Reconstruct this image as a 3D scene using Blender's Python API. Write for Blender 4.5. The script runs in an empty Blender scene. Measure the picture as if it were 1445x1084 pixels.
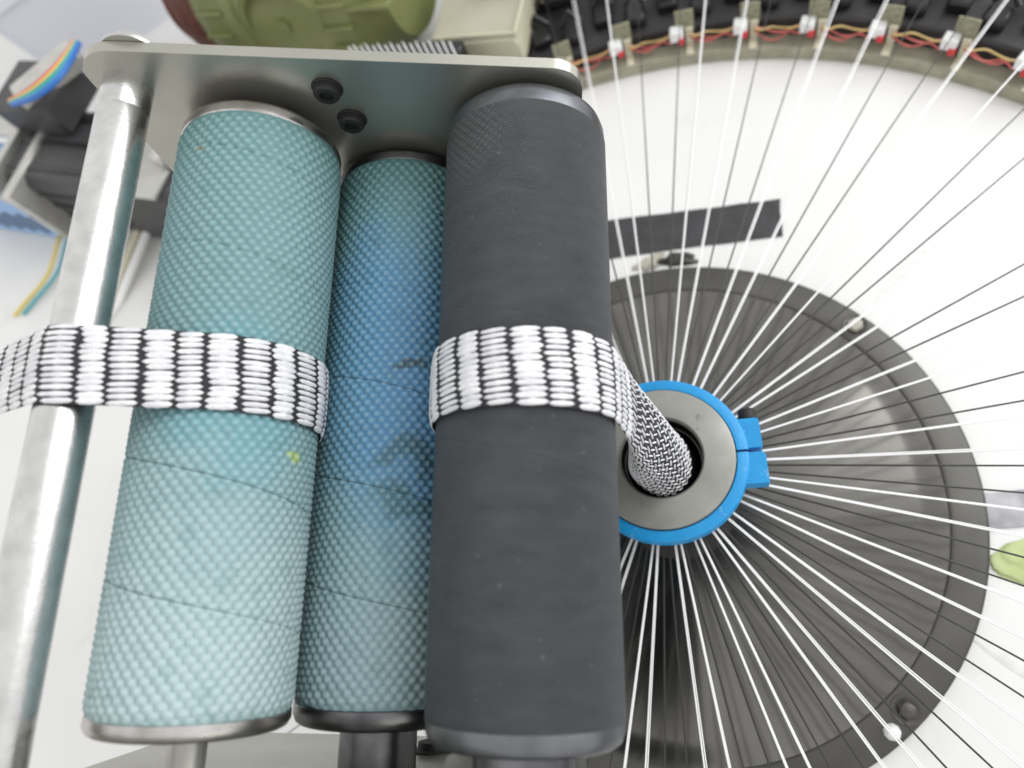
import bpy, math, random
import numpy as np
from mathutils import Vector, Matrix
from math import sin, cos, pi, radians, sqrt, atan2, asin

random.seed(7)
SC = bpy.context.scene
COL = SC.collection

# ------------------------------------------------------------------ camera
cd = bpy.data.cameras.new('camera'); cam = bpy.data.objects.new('camera', cd); COL.objects.link(cam)
cd.sensor_width = 36; cd.lens = 24.913; cd.clip_start = .05; cd.clip_end = 100
_r, _u, _b = Vector((.9567, -.0136, -.2907)), Vector((.1214, .9264, .3565)), Vector((.2644, -.3764, .8879))
_b.normalize(); _r = (_r - _b * _r.dot(_b)).normalized(); _u = _b.cross(_r)
CAMLOC = Vector((.1582, -.5792, 2.6785))
cam.matrix_world = Matrix(((_r.x, _u.x, _b.x, CAMLOC.x), (_r.y, _u.y, _b.y, CAMLOC.y), (_r.z, _u.z, _b.z, CAMLOC.z), (0, 0, 0, 1)))
cd.dof.use_dof = True; cd.dof.focus_distance = 1.75; cd.dof.aperture_fstop = 1.05
SC.camera = cam

# ------------------------------------------------------------------ room light
wd = bpy.data.worlds.new('World'); SC.world = wd; wd.use_nodes = True
bg = wd.node_tree.nodes['Background']; bg.inputs[0].default_value = (1, .995, .985, 1); bg.inputs[1].default_value = .88

def area(name, loc, target, sx, sy, power, col):
    l = bpy.data.lights.new(name, 'AREA'); l.shape = 'RECTANGLE'; l.size = sx; l.size_y = sy; l.energy = power; l.color = col
    o = bpy.data.objects.new(name, l); COL.objects.link(o); o.location = loc
    o.rotation_euler = (Vector(target) - Vector(loc)).to_track_quat('-Z', 'Y').to_euler()
area('window_light', (6.2, 3.2, 4.2), (0, 0, 0), 6.6, 5.0, 330, (.95, .98, 1))
area('ceiling_lamp', (3.7, 2.5, 6.6), (0, 0, 0), 2.4, 2.4, 95, (1, .99, .97))

SC.view_settings.view_transform = 'Standard'; SC.view_settings.look = 'None'
SC.view_settings.exposure = .18; SC.view_settings.gamma = 1

# ------------------------------------------------------------------ materials
def mat(name, c1, rough=.5, metal=0., c2=None, scale=6., detail=4., bump=0., bscale=40., aniso=0., tangent=False, rvar=0., spec=.5, sharp=None):
    m = bpy.data.materials.new(name); m.use_nodes = True
    nt = m.node_tree; N = nt.nodes; L = nt.links; p = N['Principled BSDF']
    p.inputs['Base Color'].default_value = (*c1, 1); p.inputs['Roughness'].default_value = rough; p.inputs['Metallic'].default_value = metal
    p.inputs['Specular IOR Level'].default_value = spec
    tc = N.new('ShaderNodeTexCoord')
    if c2 is not None or rvar:
        nz = N.new('ShaderNodeTexNoise'); nz.inputs['Scale'].default_value = scale; nz.inputs['Detail'].default_value = detail
        L.new(tc.outputs['Object'], nz.inputs['Vector'])
        cr = N.new('ShaderNodeValToRGB'); lo, hi = sharp or (.33, .68)
        cr.color_ramp.elements[0].position = lo; cr.color_ramp.elements[1].position = hi
        cr.color_ramp.elements[0].color = (*c1, 1); cr.color_ramp.elements[1].color = (*(c2 or c1), 1)
        L.new(nz.outputs['Fac'], cr.inputs['Fac']); L.new(cr.outputs['Color'], p.inputs['Base Color'])
        if rvar:
            mr = N.new('ShaderNodeMapRange'); mr.inputs['To Min'].default_value = rough - rvar; mr.inputs['To Max'].default_value = rough + rvar
            L.new(nz.outputs['Fac'], mr.inputs['Value']); L.new(mr.outputs['Result'], p.inputs['Roughness'])
    if bump:
        n2 = N.new('ShaderNodeTexNoise'); n2.inputs['Scale'].default_value = bscale; n2.inputs['Detail'].default_value = 6
        L.new(tc.outputs['Object'], n2.inputs['Vector'])
        b = N.new('ShaderNodeBump'); b.inputs['Strength'].default_value = bump; b.inputs['Distance'].default_value = .01
        L.new(n2.outputs['Fac'], b.inputs['Height']); L.new(b.outputs['Normal'], p.inputs['Normal'])
    if aniso:
        p.inputs['Anisotropic'].default_value = aniso
    if tangent:
        t = N.new('ShaderNodeTangent'); t.direction_type = 'RADIAL'; t.axis = 'Z'; p.inputs['Anisotropic Rotation'].default_value = .25; L.new(t.outputs['Tangent'], p.inputs['Tangent'])
    return m

def uv_nodes(m):
    nt = m.node_tree; u = nt.nodes.new('ShaderNodeUVMap'); s = nt.nodes.new('ShaderNodeSeparateXYZ')
    nt.links.new(u.outputs['UV'], s.inputs['Vector']); return s.outputs['X'], s.outputs['Y']

def math_node(nt, op, a, b=None, c=None):
    n = nt.nodes.new('ShaderNodeMath'); n.operation = op
    for i, v in enumerate((a, b, c)):
        if v is None: continue
        if isinstance(v, (int, float)): n.inputs[i].default_value = v
        else: nt.links.new(v, n.inputs[i])
    return n.outputs[0]

def mix_col(nt, fac, a, b):
    n = nt.nodes.new('ShaderNodeMix'); n.data_type = 'RGBA'
    for sock, v in ((n.inputs['Factor'], fac), (n.inputs[6], a), (n.inputs[7], b)):
        if isinstance(v, (int, float)): sock.default_value = v
        elif isinstance(v, tuple): sock.default_value = (*v, 1)
        else: nt.links.new(v, sock)
    return n.outputs[2]

M = {}
M['table'] = mat('table_paint', (.735, .73, .72), .55, c2=(.785, .782, .775), scale=1.3, bump=.05, bscale=30)
M['steel'] = mat('bright_steel', (.62, .62, .60), .3, 1., c2=(.5, .5, .48), scale=9, rvar=.06)
M['die_steel'] = mat('die_steel', (.36, .36, .33), .48, .3, c2=(.27, .27, .245), scale=9, detail=7, rvar=.08, aniso=.5, tangent=True)
M['rod'] = mat('rod_steel', (.70, .70, .69), .27, 1., c2=(.56, .56, .56), scale=22, rvar=.05, bump=.05, bscale=90)
M['cap'] = mat('cap_steel', (.66, .65, .64), .3, 1., c2=(.40, .38, .36), scale=12, rvar=.08)
M['cap_dark'] = mat('dark_cap_steel', (.20, .20, .21), .32, 1., c2=(.10, .10, .11), scale=12, rvar=.08)
M['cap_grey'] = mat('grey_cap_steel', (.20, .205, .22), .36, .85, c2=(.11, .115, .125), scale=10, rvar=.06)
M['plate'] = mat('plate_metal', (.47, .465, .415), .30, .8, c2=(.39, .385, .34), scale=3, rvar=.06, bump=.04, bscale=60)
M['black_bolt'] = mat('black_oxide', (.016, .015, .015), .6, .1, bump=.1, bscale=80)
M['blue'] = mat('blue_anodised', (.004, .27, .62), .42, .0, c2=(.008, .31, .68), scale=18, bump=.15, bscale=120)
def wear(m, col, scale, lo, hi, amt):
    nt = m.node_tree; p = nt.nodes['Principled BSDF']; src = p.inputs['Base Color'].links[0].from_socket
    tc = nt.nodes.new('ShaderNodeTexCoord'); nz = nt.nodes.new('ShaderNodeTexNoise'); nz.inputs['Scale'].default_value = scale; nz.inputs['Detail'].default_value = 8; nz.inputs['Roughness'].default_value = .7
    nt.links.new(tc.outputs['Object'], nz.inputs['Vector'])
    r = nt.nodes.new('ShaderNodeMapRange'); r.inputs['From Min'].default_value = lo; r.inputs['From Max'].default_value = hi; r.inputs['To Max'].default_value = amt
    nt.links.new(nz.outputs['Fac'], r.inputs['Value']); nt.links.new(mix_col(nt, r.outputs['Result'], src, col), p.inputs['Base Color'])
wear(M['blue'], (.45, .62, .75), 22, .60, .72, .8)
wear(M['die_steel'], (.06, .06, .055), 16, .62, .74, .6)
wear(M['table'], (.55, .54, .50), 3.2, .58, .80, .45)
wear(M['table'], (.40, .39, .36), 21, .70, .76, .35)
M['hole'] = mat('dark_bore', (.05, .05, .05), .35, .8)
M['strand'] = mat('white_strand', (.84, .84, .85), .5, c2=(.66, .66, .70), scale=34, bump=.5, bscale=240)
M['core'] = mat('black_strand', (.008, .008, .010), .6, c2=(.028, .028, .034), scale=220, bump=.6, bscale=260)
M['yarn_white'] = mat('white_yarn', (.80, .80, .80), .35)
M['yarn_black'] = mat('black_yarn', (.030, .029, .028), .5)
M['tape'] = mat('black_tape', (.028, .028, .030), .5, c2=(.045, .045, .05), scale=20, bump=.2, bscale=25)
M['glue'] = mat('glue_residue', (.52, .50, .40), .5, c2=(.30, .29, .27), scale=16, bump=.5, bscale=30)
M['smear'] = mat('grey_smear', (.78, .78, .77), .6, c2=(.66, .655, .63), scale=20)
M['ring_beige'] = mat('beige_rim', (.40, .38, .29), .6, c2=(.27, .255, .19), scale=10)
M['ring_black'] = mat('black_track', (.016, .014, .015), .45, c2=(.03, .028, .03), scale=9, bump=.3, bscale=20)
M['black_plastic'] = mat('black_plastic', (.010, .010, .012), .33)
M['pcb'] = mat('circuit_board', (.32, .31, .21), .5, c2=(.20, .20, .13), scale=60)
M['cream'] = mat('cream_plastic', (.64, .61, .47), .5)
M['white_plastic'] = mat('white_plastic', (.82, .82, .82), .4)
M['red'] = mat('red_plastic', (.55, .03, .035), .4)
M['red_wire'] = mat('red_wire', (.52, .13, .11), .45)
M['yellow_wire'] = mat('yellow_wire', (.58, .42, .17), .45)
M['blue_plastic'] = mat('blue_plastic', (.01, .14, .40), .35)
M['green'] = mat('green_housing', (.205, .225, .085), .45, c2=(.16, .18, .065), scale=4, bump=.1, bscale=50)
M['copper'] = mat('brown_copper', (.17, .060, .040), .5, .2, c2=(.09, .035, .025), scale=14)
M['ivory'] = mat('ivory_paint', (.66, .63, .47), .5, c2=(.60, .57, .42), scale=5)
M['ivory_top'] = mat('ivory_lid_paint', (.46, .44, .35), .5, c2=(.42, .40, .31), scale=5)
M['motor_dark'] = mat('motor_black', (.055, .055, .06), .5, c2=(.04, .04, .043), scale=6, bump=.1, bscale=50)
M['alu'] = mat('cast_aluminium', (.60, .59, .56), .42, .7, c2=(.5, .5, .47), scale=10)
M['paleblue'] = mat('pale_blue_plastic', (.27, .44, .72), .5)
M['slot'] = mat('slot_dark', (.02, .025, .035), .7)
M['tub'] = mat('white_tub', (.74, .75, .80), .45)
M['foil'] = mat('grey_tape', (.24, .24, .26), .35, .2, c2=(.46, .46, .48), scale=9)
M['lime'] = mat('lime_cloth', (.47, .55, .23), .7, c2=(.55, .62, .32), scale=12, bump=.3, bscale=30)
for k, c in dict(red=(.62, .10, .10), yellow=(.75, .58, .12), green=(.03, .33, .26), blue=(.03, .16, .52), teal=(.06, .36, .42)).items():
    M['w_' + k] = mat(k + '_insulation', c, .45)

# turned dark steel disc
m = mat('turned_steel', (.15, .147, .14), 
    .15, 1., c2=(.20, .195, .183), scale=3.0, rvar=.015, aniso=1., tangent=True); M['disc'] = m
nt = m.node_tree; P_ = nt.nodes['Principled BSDF']
tc = nt.nodes.new('ShaderNodeTexCoord'); ln = nt.nodes.new('ShaderNodeVectorMath'); ln.operation = 'LENGTH'
nt.links.new(tc.outputs['Object'], ln.inputs[0])
nz = nt.nodes.new('ShaderNodeTexNoise'); nz.noise_dimensions = '1D'; nz.inputs['Scale'].default_value = 90; nz.inputs['Detail'].default_value = 5
nt.links.new(ln.outputs['Value'], nz.inputs['W'])
bp = nt.nodes.new('ShaderNodeBump'); bp.inputs['Strength'].default_value = .03; bp.inputs['Distance'].default_value = .001
nt.links.new(nz.outputs['Fac'], bp.inputs['Height']); nt.links.new(bp.outputs['Normal'], P_.inputs['Normal'])
m = mat('disc_rim_steel', (.082, .080, .075), .45, .8, c2=(.115, .112, .103), scale=4, rvar=.05, bump=.05, bscale=50); M['disc_rim'] = m

# studded teal rubber, two rollers with their own stains
def rubber(name, base, pale_end, stain, smask):  # stain: dirt colour, also the painted shade between the studs
    m = mat(name, base, .62, bump=.06, bscale=160); nt = m.node_tree; p = nt.nodes['Principled BSDF']
    u, v = uv_nodes(m)
    tc = nt.nodes.new('ShaderNodeTexCoord')
    nz = nt.nodes.new('ShaderNodeTexNoise'); nz.inputs['Scale'].default_value = 5.5; nz.inputs['Detail'].default_value = 5
    nt.links.new(tc.outputs['Object'], nz.inputs['Vector'])
    nl = nt.nodes.new('ShaderNodeTexNoise'); nl.inputs['Scale'].default_value = 2.2; nl.inputs['Detail'].default_value = 2
    nt.links.new(tc.outputs['Object'], nl.inputs['Vector'])
    def ramp(src, a, b):
        r = nt.nodes.new('ShaderNodeMapRange'); r.interpolation_type = 'SMOOTHSTEP'
        r.inputs['From Min'].default_value = a; r.inputs['From Max'].default_value = b; nt.links.new(src, r.inputs['Value']); return r.outputs['Result']
    vn = math_node(nt, 'ADD', v, math_node(nt, 'MULTIPLY', math_node(nt, 'SUBTRACT', nz.outputs['Fac'], .5), .35))
    un = math_node(nt, 'ADD', u, math_node(nt, 'MULTIPLY', math_node(nt, 'SUBTRACT', nl.outputs['Fac'], .5), .9))
    # paler towards the low end of the roller
    c = mix_col(nt, math_node(nt, 'MULTIPLY', ramp(vn, .05, -.6), .85), base, pale_end)
    c = mix_col(nt, math_node(nt, 'MULTIPLY', ramp(vn, .3, .62), .45), c, (.115, .25, .235))
    for (u0, du, v0, dv, col, amt) in smask:
        du_ = math_node(nt, 'DIVIDE', math_node(nt, 'SUBTRACT', un, u0), du)
        dv_ = math_node(nt, 'DIVIDE', math_node(nt, 'SUBTRACT', vn, v0), dv)
        d2 = math_node(nt, 'ADD', math_node(nt, 'MULTIPLY', du_, du_), math_node(nt, 'MULTIPLY', dv_, dv_))
        c = mix_col(nt, math_node(nt, 'MULTIPLY', ramp(d2, 1.2, .1), amt), c, col)
    # light on the stud tops and shade between them painted into the colour
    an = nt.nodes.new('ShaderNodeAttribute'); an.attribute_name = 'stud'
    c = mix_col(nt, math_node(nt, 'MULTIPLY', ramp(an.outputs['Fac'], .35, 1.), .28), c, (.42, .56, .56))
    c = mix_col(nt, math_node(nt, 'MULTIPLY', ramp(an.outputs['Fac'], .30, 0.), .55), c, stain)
    # fine dirt
    nd = nt.nodes.new('ShaderNodeTexNoise'); nd.inputs['Scale'].default_value = 26; nd.inputs['Detail'].default_value = 6
    nt.links.new(tc.outputs['Object'], nd.inputs['Vector'])
    c = mix_col(nt, math_node(nt, 'MULTIPLY', ramp(nd.outputs['Fac'], .5, .8), .35), c, stain)
    # helical butt seam of the wrapped covering
    w = math_node(nt, 'FRACT', math_node(nt, 'ADD', math_node(nt, 'MULTIPLY', v, 4.2), math_node(nt, 'ADD', math_node(nt, 'MULTIPLY', u, -1 / (2 * pi)), .64)))
    sm = math_node(nt, 'MULTIPLY', math_node(nt, 'COMPARE', w, .5, .0062), ramp(nl.outputs['Fac'], .35, .6))
    c = mix_col(nt, math_node(nt, 'MULTIPLY', sm, .6), c, (.03, .06, .065))
    nt.links.new(c, p.inputs['Base Color']); return m
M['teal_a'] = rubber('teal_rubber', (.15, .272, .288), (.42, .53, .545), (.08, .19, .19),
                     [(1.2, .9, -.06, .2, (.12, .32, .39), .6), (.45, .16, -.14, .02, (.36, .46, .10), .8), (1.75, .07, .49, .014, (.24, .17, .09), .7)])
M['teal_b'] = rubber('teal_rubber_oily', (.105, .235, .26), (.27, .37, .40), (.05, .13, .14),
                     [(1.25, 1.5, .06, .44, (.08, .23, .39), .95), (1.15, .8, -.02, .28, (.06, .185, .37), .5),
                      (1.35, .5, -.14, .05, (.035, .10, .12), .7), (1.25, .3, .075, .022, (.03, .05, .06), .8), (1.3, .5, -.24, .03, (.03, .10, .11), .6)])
# woven black rubber
m = mat('black_rubber', (.036, .040, .046), .5, c2=(.047, .051, .058), scale=7, rvar=.05, spec=.9); M['black_rubber'] = m
nt = m.node_tree; p = nt.nodes['Principled BSDF']; u, v = uv_nodes(m)
wv = math_node(nt, 'MULTIPLY', math_node(nt, 'SINE', math_node(nt, 'MULTIPLY', u, 190.)), math_node(nt, 'SINE', math_node(nt, 'ADD', math_node(nt, 'MULTIPLY', v, 900.), math_node(nt, 'MULTIPLY', u, 24.))))
bp = nt.nodes.new('ShaderNodeBump'); bp.inputs['Strength'].default_value = .9; bp.inputs['Distance'].default_value = .004
nt.links.new(wv, bp.inputs['Height']); nt.links.new(bp.outputs['Normal'], p.inputs['Normal'])
oldc = p.inputs['Base Color'].links[0].from_socket
kn = math_node(nt, 'MULTIPLY', math_node(nt, 'SINE', math_node(nt, 'ADD', math_node(nt, 'MULTIPLY', u, 56.), math_node(nt, 'MULTIPLY', v, 20.))),
               math_node(nt, 'SINE', math_node(nt, 'MULTIPLY', v, 300.)))
tcx = nt.nodes.new('ShaderNodeTexCoord'); nx = nt.nodes.new('ShaderNodeTexNoise'); nx.inputs['Scale'].default_value = 9; nt.links.new(tcx.outputs['Object'], nx.inputs['Vector'])
rr = nt.nodes.new('ShaderNodeMapRange'); rr.interpolation_type = 'SMOOTHSTEP'; rr.inputs['From Min'].default_value = 1.25; rr.inputs['From Max'].default_value = .1
du_ = math_node(nt, 'DIVIDE', math_node(nt, 'SUBTRACT', u, 2.45), .75); dv_ = math_node(nt, 'DIVIDE', math_node(nt, 'SUBTRACT', v, .53), .12)
nt.links.new(math_node(nt, 'ADD', math_node(nt, 'ADD', math_node(nt, 'MULTIPLY', du_, du_), math_node(nt, 'MULTIPLY', dv_, dv_)), math_node(nt, 'SUBTRACT', nx.outputs['Fac'], .5)), rr.inputs['Value'])
kf = math_node(nt, 'MULTIPLY', math_node(nt, 'GREATER_THAN', kn, .25), rr.outputs['Result'])
oldc = mix_col(nt, math_node(nt, 'MULTIPLY', math_node(nt, 'GREATER_THAN', wv, .2), .4), oldc, (.062, .066, .072))
nlint = nt.nodes.new('ShaderNodeTexNoise'); nlint.inputs['Scale'].default_value = 75; nlint.inputs['Detail'].default_value = 3; nt.links.new(tcx.outputs['Object'], nlint.inputs['Vector'])
oldc = mix_col(nt, math_node(nt, 'MULTIPLY', math_node(nt, 'GREATER_THAN', nlint.outputs['Fac'], .715), .5), oldc, (.20, .20, .20))
uvm = nt.nodes.new('ShaderNodeUVMap'); mp = nt.nodes.new('ShaderNodeMapping'); mp.inputs['Scale'].default_value = (2.2, 34, 1); mp.inputs['Rotation'].default_value = (0, 0, .05)
nt.links.new(uvm.outputs['UV'], mp.inputs['Vector']); nsc = nt.nodes.new('ShaderNodeTexNoise'); nsc.inputs['Scale'].default_value = 1.; nsc.inputs['Detail'].default_value = 5; nt.links.new(mp.outputs['Vector'], nsc.inputs['Vector'])
scr = nt.nodes.new('ShaderNodeMapRange'); scr.inputs['From Min'].default_value = .5; scr.inputs['From Max'].default_value = .78; scr.inputs['To Max'].default_value = .6; nt.links.new(nsc.outputs['Fac'], scr.inputs['Value'])
oldc = mix_col(nt, scr.outputs['Result'], oldc, (.085, .09, .098))
scd = nt.nodes.new('ShaderNodeMapRange'); scd.inputs['From Min'].default_value = .45; scd.inputs['From Max'].default_value = .25; scd.inputs['To Max'].default_value = .7; nt.links.new(nsc.outputs['Fac'], scd.inputs['Value'])
oldc = mix_col(nt, scd.outputs['Result'], oldc, (.020, .021, .024))
c = mix_col(nt, math_node(nt, 'MULTIPLY', kf, .55), oldc, (.16, .165, .165))
# helical seam and scuffs
w = math_node(nt, 'FRACT', math_node(nt, 'ADD', math_node(nt, 'MULTIPLY', v, 3.6), math_node(nt, 'ADD', math_node(nt, 'MULTIPLY', u, -1 / (2 * pi)), .42)))
nx2 = nt.nodes.new('ShaderNodeTexNoise'); nx2.inputs['Scale'].default_value = 14; nt.links.new(tcx.outputs['Object'], nx2.inputs['Vector'])
sm = math_node(nt, 'MULTIPLY', math_node(nt, 'COMPARE', w, .5, .003), math_node(nt, 'GREATER_THAN', nx2.outputs['Fac'], .47))
c = mix_col(nt, math_node(nt, 'MULTIPLY', sm, .8), c, (.012, .012, .013))
nt.links.new(c, p.inputs['Base Color'])

# ------------------------------------------------------------------ mesh builder
class MB:
    def __init__(s): s.v = []; s.f = []
    def add(s, vs, fs):
        o = len(s.v); s.v += [tuple(x) for x in vs]; s.f += [tuple(i + o for i in f) for f in fs]
    def box(s, c, h, R=None, bev=0.):
        """box centre c, half sizes h, axes R (3 vectors); bevelled by chamfer"""
        R = R or (Vector((1, 0, 0)), Vector((0, 1, 0)), Vector((0, 0, 1))); c = Vector(c)
        b = min(bev, .45 * min(h))
        if b <= 0:
            pts = [(sx * h[0], sy * h[1], sz * h[2]) for sx in (-1, 1) for sy in (-1, 1) for sz in (-1, 1)]
            fs = [(0, 1, 3, 2), (4, 6, 7, 5), (0, 4, 5, 1), (2, 3, 7, 6), (0, 2, 6, 4), (1, 5, 7, 3)]
        else:
            pts = []; idx = {}
            for sx in (-1, 1):
                for sy in (-1, 1):
                    for sz in (-1, 1):
                        for k in range(3):
                            q = [sx * (h[0] - b), sy * (h[1] - b), sz * (h[2] - b)]; sg = (sx, sy, sz)
                            q[k] = sg[k] * h[k]; idx[(sx, sy, sz, k)] = len(pts); pts.append(q)
            fs = []
            for k in range(3):
                a, e = (k + 1) % 3, (k + 2) % 3
                for sk in (-1, 1):
                    loop = []
                    for sa, se in ((-1, -1), (1, -1), (1, 1), (-1, 1)):
                        g = [0, 0, 0]; g[k] = sk; g[a] = sa; g[e] = se; loop.append(idx[(*g, k)])
                    fs.append(loop if sk > 0 else loop[::-1])
            for k in range(3):          # edges along axis k
                a, e = (k + 1) % 3, (k + 2) % 3
                for sa in (-1, 1):
                    for se in (-1, 1):
                        g1 = [0, 0, 0]; g1[k] = -1; g1[a] = sa; g1[e] = se; g2 = list(g1); g2[k] = 1
                        loop = [idx[(*g1, a)], idx[(*g2, a)], idx[(*g2, e)], idx[(*g1, e)]]
                        fs.append(loop if sa * se < 0 else loop[::-1])
            for sx in (-1, 1):
                for sy in (-1, 1):
                    for sz in (-1, 1):
                        loop = [idx[(sx, sy, sz, k)] for k in range(3)]
                        fs.append(loop if sx * sy * sz > 0 else loop[::-1])
        s.add([c + R[0] * p[0] + R[1] * p[1] + R[2] * p[2] for p in pts], fs)
    def lathe(s, c, ax, prof, n=48, ref=None, a0=0., a1=2 * pi):
        """prof = [(radius, height along ax)], open profile, closed turn unless a1-a0<2pi"""
        c = Vector(c); ax = Vector(ax).normalized(); ref = Vector(ref) if ref else (Vector((1, 0, 0)) if abs(ax.x) < .8 else Vector((0, 1, 0)))
        e1 = (ref - ax * ref.dot(ax)).normalized(); e2 = ax.cross(e1)
        full = abs(a1 - a0 - 2 * pi) < 1e-6; k = n if full else n + 1
        vs = [];
        for (r, h) in prof:
            for i in range(k):
                t = a0 + (a1 - a0) * i / n; vs.append(c + ax * h + (e1 * cos(t) + e2 * sin(t)) * r)
        fs = []
        for j in range(len(prof) - 1):
            for i in range(n):
                i2 = (i + 1) % k; fs.append((j * k + i, j * k + i2, (j + 1) * k + i2, (j + 1) * k + i))
        s.add(vs, fs)
    def tube(s, pts, r, n=8, cap=True):
        pts = [Vector(p) for p in pts]; m_ = len(pts); rs = r if isinstance(r, (list, tuple)) else [r] * m_
        vs = []; prev = None
        for i, p in enumerate(pts):
            t = (pts[min(i + 1, m_ - 1)] - pts[max(i - 1, 0)]).normalized()
            if prev is None:
                prev = t.orthogonal().normalized()
            prev = (prev - t * prev.dot(t)).normalized(); e2 = t.cross(prev)
            for k in range(n):
                a = 2 * pi * k / n; vs.append(p + (prev * cos(a) + e2 * sin(a)) * rs[i])
        fs = [(i * n + k, i * n + (k + 1) % n, (i + 1) * n + (k + 1) % n, (i + 1) * n + k) for i in range(m_ - 1) for k in range(n)]
        if cap: fs += [tuple(range(n))[::-1], tuple((m_ - 1) * n + k for k in range(n))]
        s.add(vs, fs)
    def prism(s, poly, fn, h0, h1):
        """poly of 2D points mapped by fn(x, y, h) to 3D"""
        n = len(poly); vs = [fn(x, y, h) for h in (h0, h1) for x, y in poly]
        s.add(vs, [tuple(range(n))[::-1], tuple(range(n, 2 * n))] + [(i, (i + 1) % n, n + (i + 1) % n, n + i) for i in range(n)])
    def build(s, name, m, parent=None, smooth=True, origin=None, angle=38):
        me = bpy.data.meshes.new(name)
        org = Vector(origin) if origin is not None else (parent['_o'] if parent and '_o' in parent else Vector((0, 0, 0)))
        org = Vector(org)
        me.from_pydata([Vector(v) - org for v in s.v], [], s.f); me.validate(); me.update()
        if m: me.materials.append(m)
        import bmesh
        b = bmesh.new(); b.from_mesh(me); bmesh.ops.recalc_face_normals(b, faces=b.faces)
        if smooth:
            for f in b.faces: f.smooth = True
            ca = radians(angle)
            for e in b.edges:
                if len(e.link_faces) == 2 and e.calc_face_angle(0) > ca: e.smooth = False
        b.to_mesh(me); b.free()
        o = bpy.data.objects.new(name, me); COL.objects.link(o)
        if parent: o.parent = parent
        if origin is not None and not parent: o.location = org
        return o

def tag(o, label=None, cat=None, group=None, kind=None):
    if label: o['label'] = label
    if cat: o['category'] = cat
    if group: o['group'] = group
    if kind: o['kind'] = kind
    return o
ROOTS = []
def thing(name, label, cat, loc, group=None):
    o = bpy.data.objects.new(name, None); COL.objects.link(o); o.location = loc; o.empty_display_size = .05
    o['_o'] = tuple(loc); ROOTS.append(o)
    return tag(o, label, cat, group)

def rounded(pts, r, seg=5):
    out = []
    n = len(pts)
    for i in range(n):
        p0, p1, p2 = Vector(pts[i - 1]), Vector(pts[i]), Vector(pts[(i + 1) % n])
        rr = r[i] if isinstance(r, (list, tuple)) else r
        if rr <= 0: out.append(tuple(p1)); continue
        d0 = (p0 - p1).normalized(); d2 = (p2 - p1).normalized()
        half = d0.angle(d2) / 2; t = rr / math.tan(half); a = p1 + d0 * t; b = p1 + d2 * t
        c = p1 + (d0 + d2).normalized() * (rr / sin(half))
        a0 = atan2(a.y - c.y, a.x - c.x); a1 = atan2(b.y - c.y, b.x - c.x); da = (a1 - a0 + pi) % (2 * pi) - pi
        for k in range(seg + 1): out.append((c.x + rr * cos(a0 + da * k / seg), c.y + rr * sin(a0 + da * k / seg)))
    return out

# roller frame coordinates: b across, s along the rollers, d towards the viewer
O = Vector((-.2205, -.0005, 1.304)); A = Vector((.045, .996, .077)).normalized()
B = Vector((.975, -.027, -.219)); B = (B - A * B.dot(A)).normalized(); D = B.cross(A)
def asm(b, s, d): return O + B * b + A * s + D * d
def pol(r, az, z): a = radians(az); return Vector((r * cos(a), r * sin(a), z))

TZ = -.045      # table height
# ================================================================== setting: white table
mb = MB(); mb.box((0, 0, TZ - .06), (9, 9, .06), bev=.01); tag(mb.build('table_top', M['table'], smooth=False), kind='structure')

# ================================================================== steel disc
dk = thing('steel_disc', 'large round dark steel disc lying on the white table under the fan of yarns', 'disc', (0, 0, TZ))
mb = MB(); prof = [(.0005, -.014), (.80, -.014)]
for k in range(1, 11): t = k / 10; prof.append((.80 + .085 * t, -.014 + .010 * t * t * (2.2 - 1.2 * t)))
mb.lathe((0, 0, 0), (0, 0, 1), prof, 160); plate_face = mb.build('disc_face', M['disc'], dk)
mb = MB(); mb.lathe((0, 0, 0), (0, 0, 1), [(.883, -.0045), (.886, -.0005), (.890, .0008), (.9, .001), (.985, .001), (.994, -.003), (.998, -.01), (.998, TZ + .0005)], 160)
mb.build('disc_rim', M['disc_rim'], dk)
for az in (40.6, -48.4, 131, 222):
    c = pol(.945, az, 0)
    mb = MB(); mb.lathe(c, (0, 0, 1), [(.048, .0015), (.046, .004), (.041, .0045), (.038, .003), (.0, .0028)], 24)
    w = mb.build('washer', M['disc_rim'], dk)
    mb = MB(); hx = [(.028 * cos(k * pi / 3 + .4), .028 * sin(k * pi / 3 + .4)) for k in range(6)]
    mb.prism(hx, lambda x, y, h, c=c: c + Vector((x, y, h)), .0028, .016)
    mb.lathe(c, (0, 0, 1), [(.024, .0155), (.022, .021), (.013, .024), (.0002, .025)], 20)
    b_ = mb.build('bolt', M['glue'] if az > 0 else M['disc_rim'], dk)
    if az == 40.6: b_['label'] = 'bolt caked in yellowish glue'
mb = MB(); cc = pol(.955, -50.6, .010)
mb.lathe(cc + Vector((-.032, -.03, 0)), (0, 0, 1), [(.0002, .016), (.014, .014), (.022, .006), (.026, -.009)], 9); mb.build('paint_chip', M['white_plastic'], dk)
# support post under the die, dark
# ================================================================== forming die
fd = thing('forming_die', 'steel forming die ring held in a bright blue split clamp', 'die ring', (0, 0, TZ + .02))
mb = MB(); mb.lathe((0, 0, 0), (0, 0, 1), [(.14, .49), (.15, .47), (.15, .06), (.17, .03), (.21, .0), (.21, -.0215)], 48); mb.build('support_post', M['black_bolt'], fd)
mb = MB(); mb.lathe((0, 0, 0), (0, 0, 1), [(.110, .44), (.117, .57), (.1185, .617), (.1225, .6245), (.125, .6265), (.205, .6265), (.2098, .6245), (.2115, .620), (.2115, .555), (.112, .555)], 96)
mb.build('steel_ring', M['die_steel'], fd)
mb = MB(); mb.lathe((0, 0, 0), (0, 0, 1), [(.1085, .46), (.1155, .57), (.117, .612), ], 72); mb.build('bore_lining', M['hole'], fd)
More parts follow.
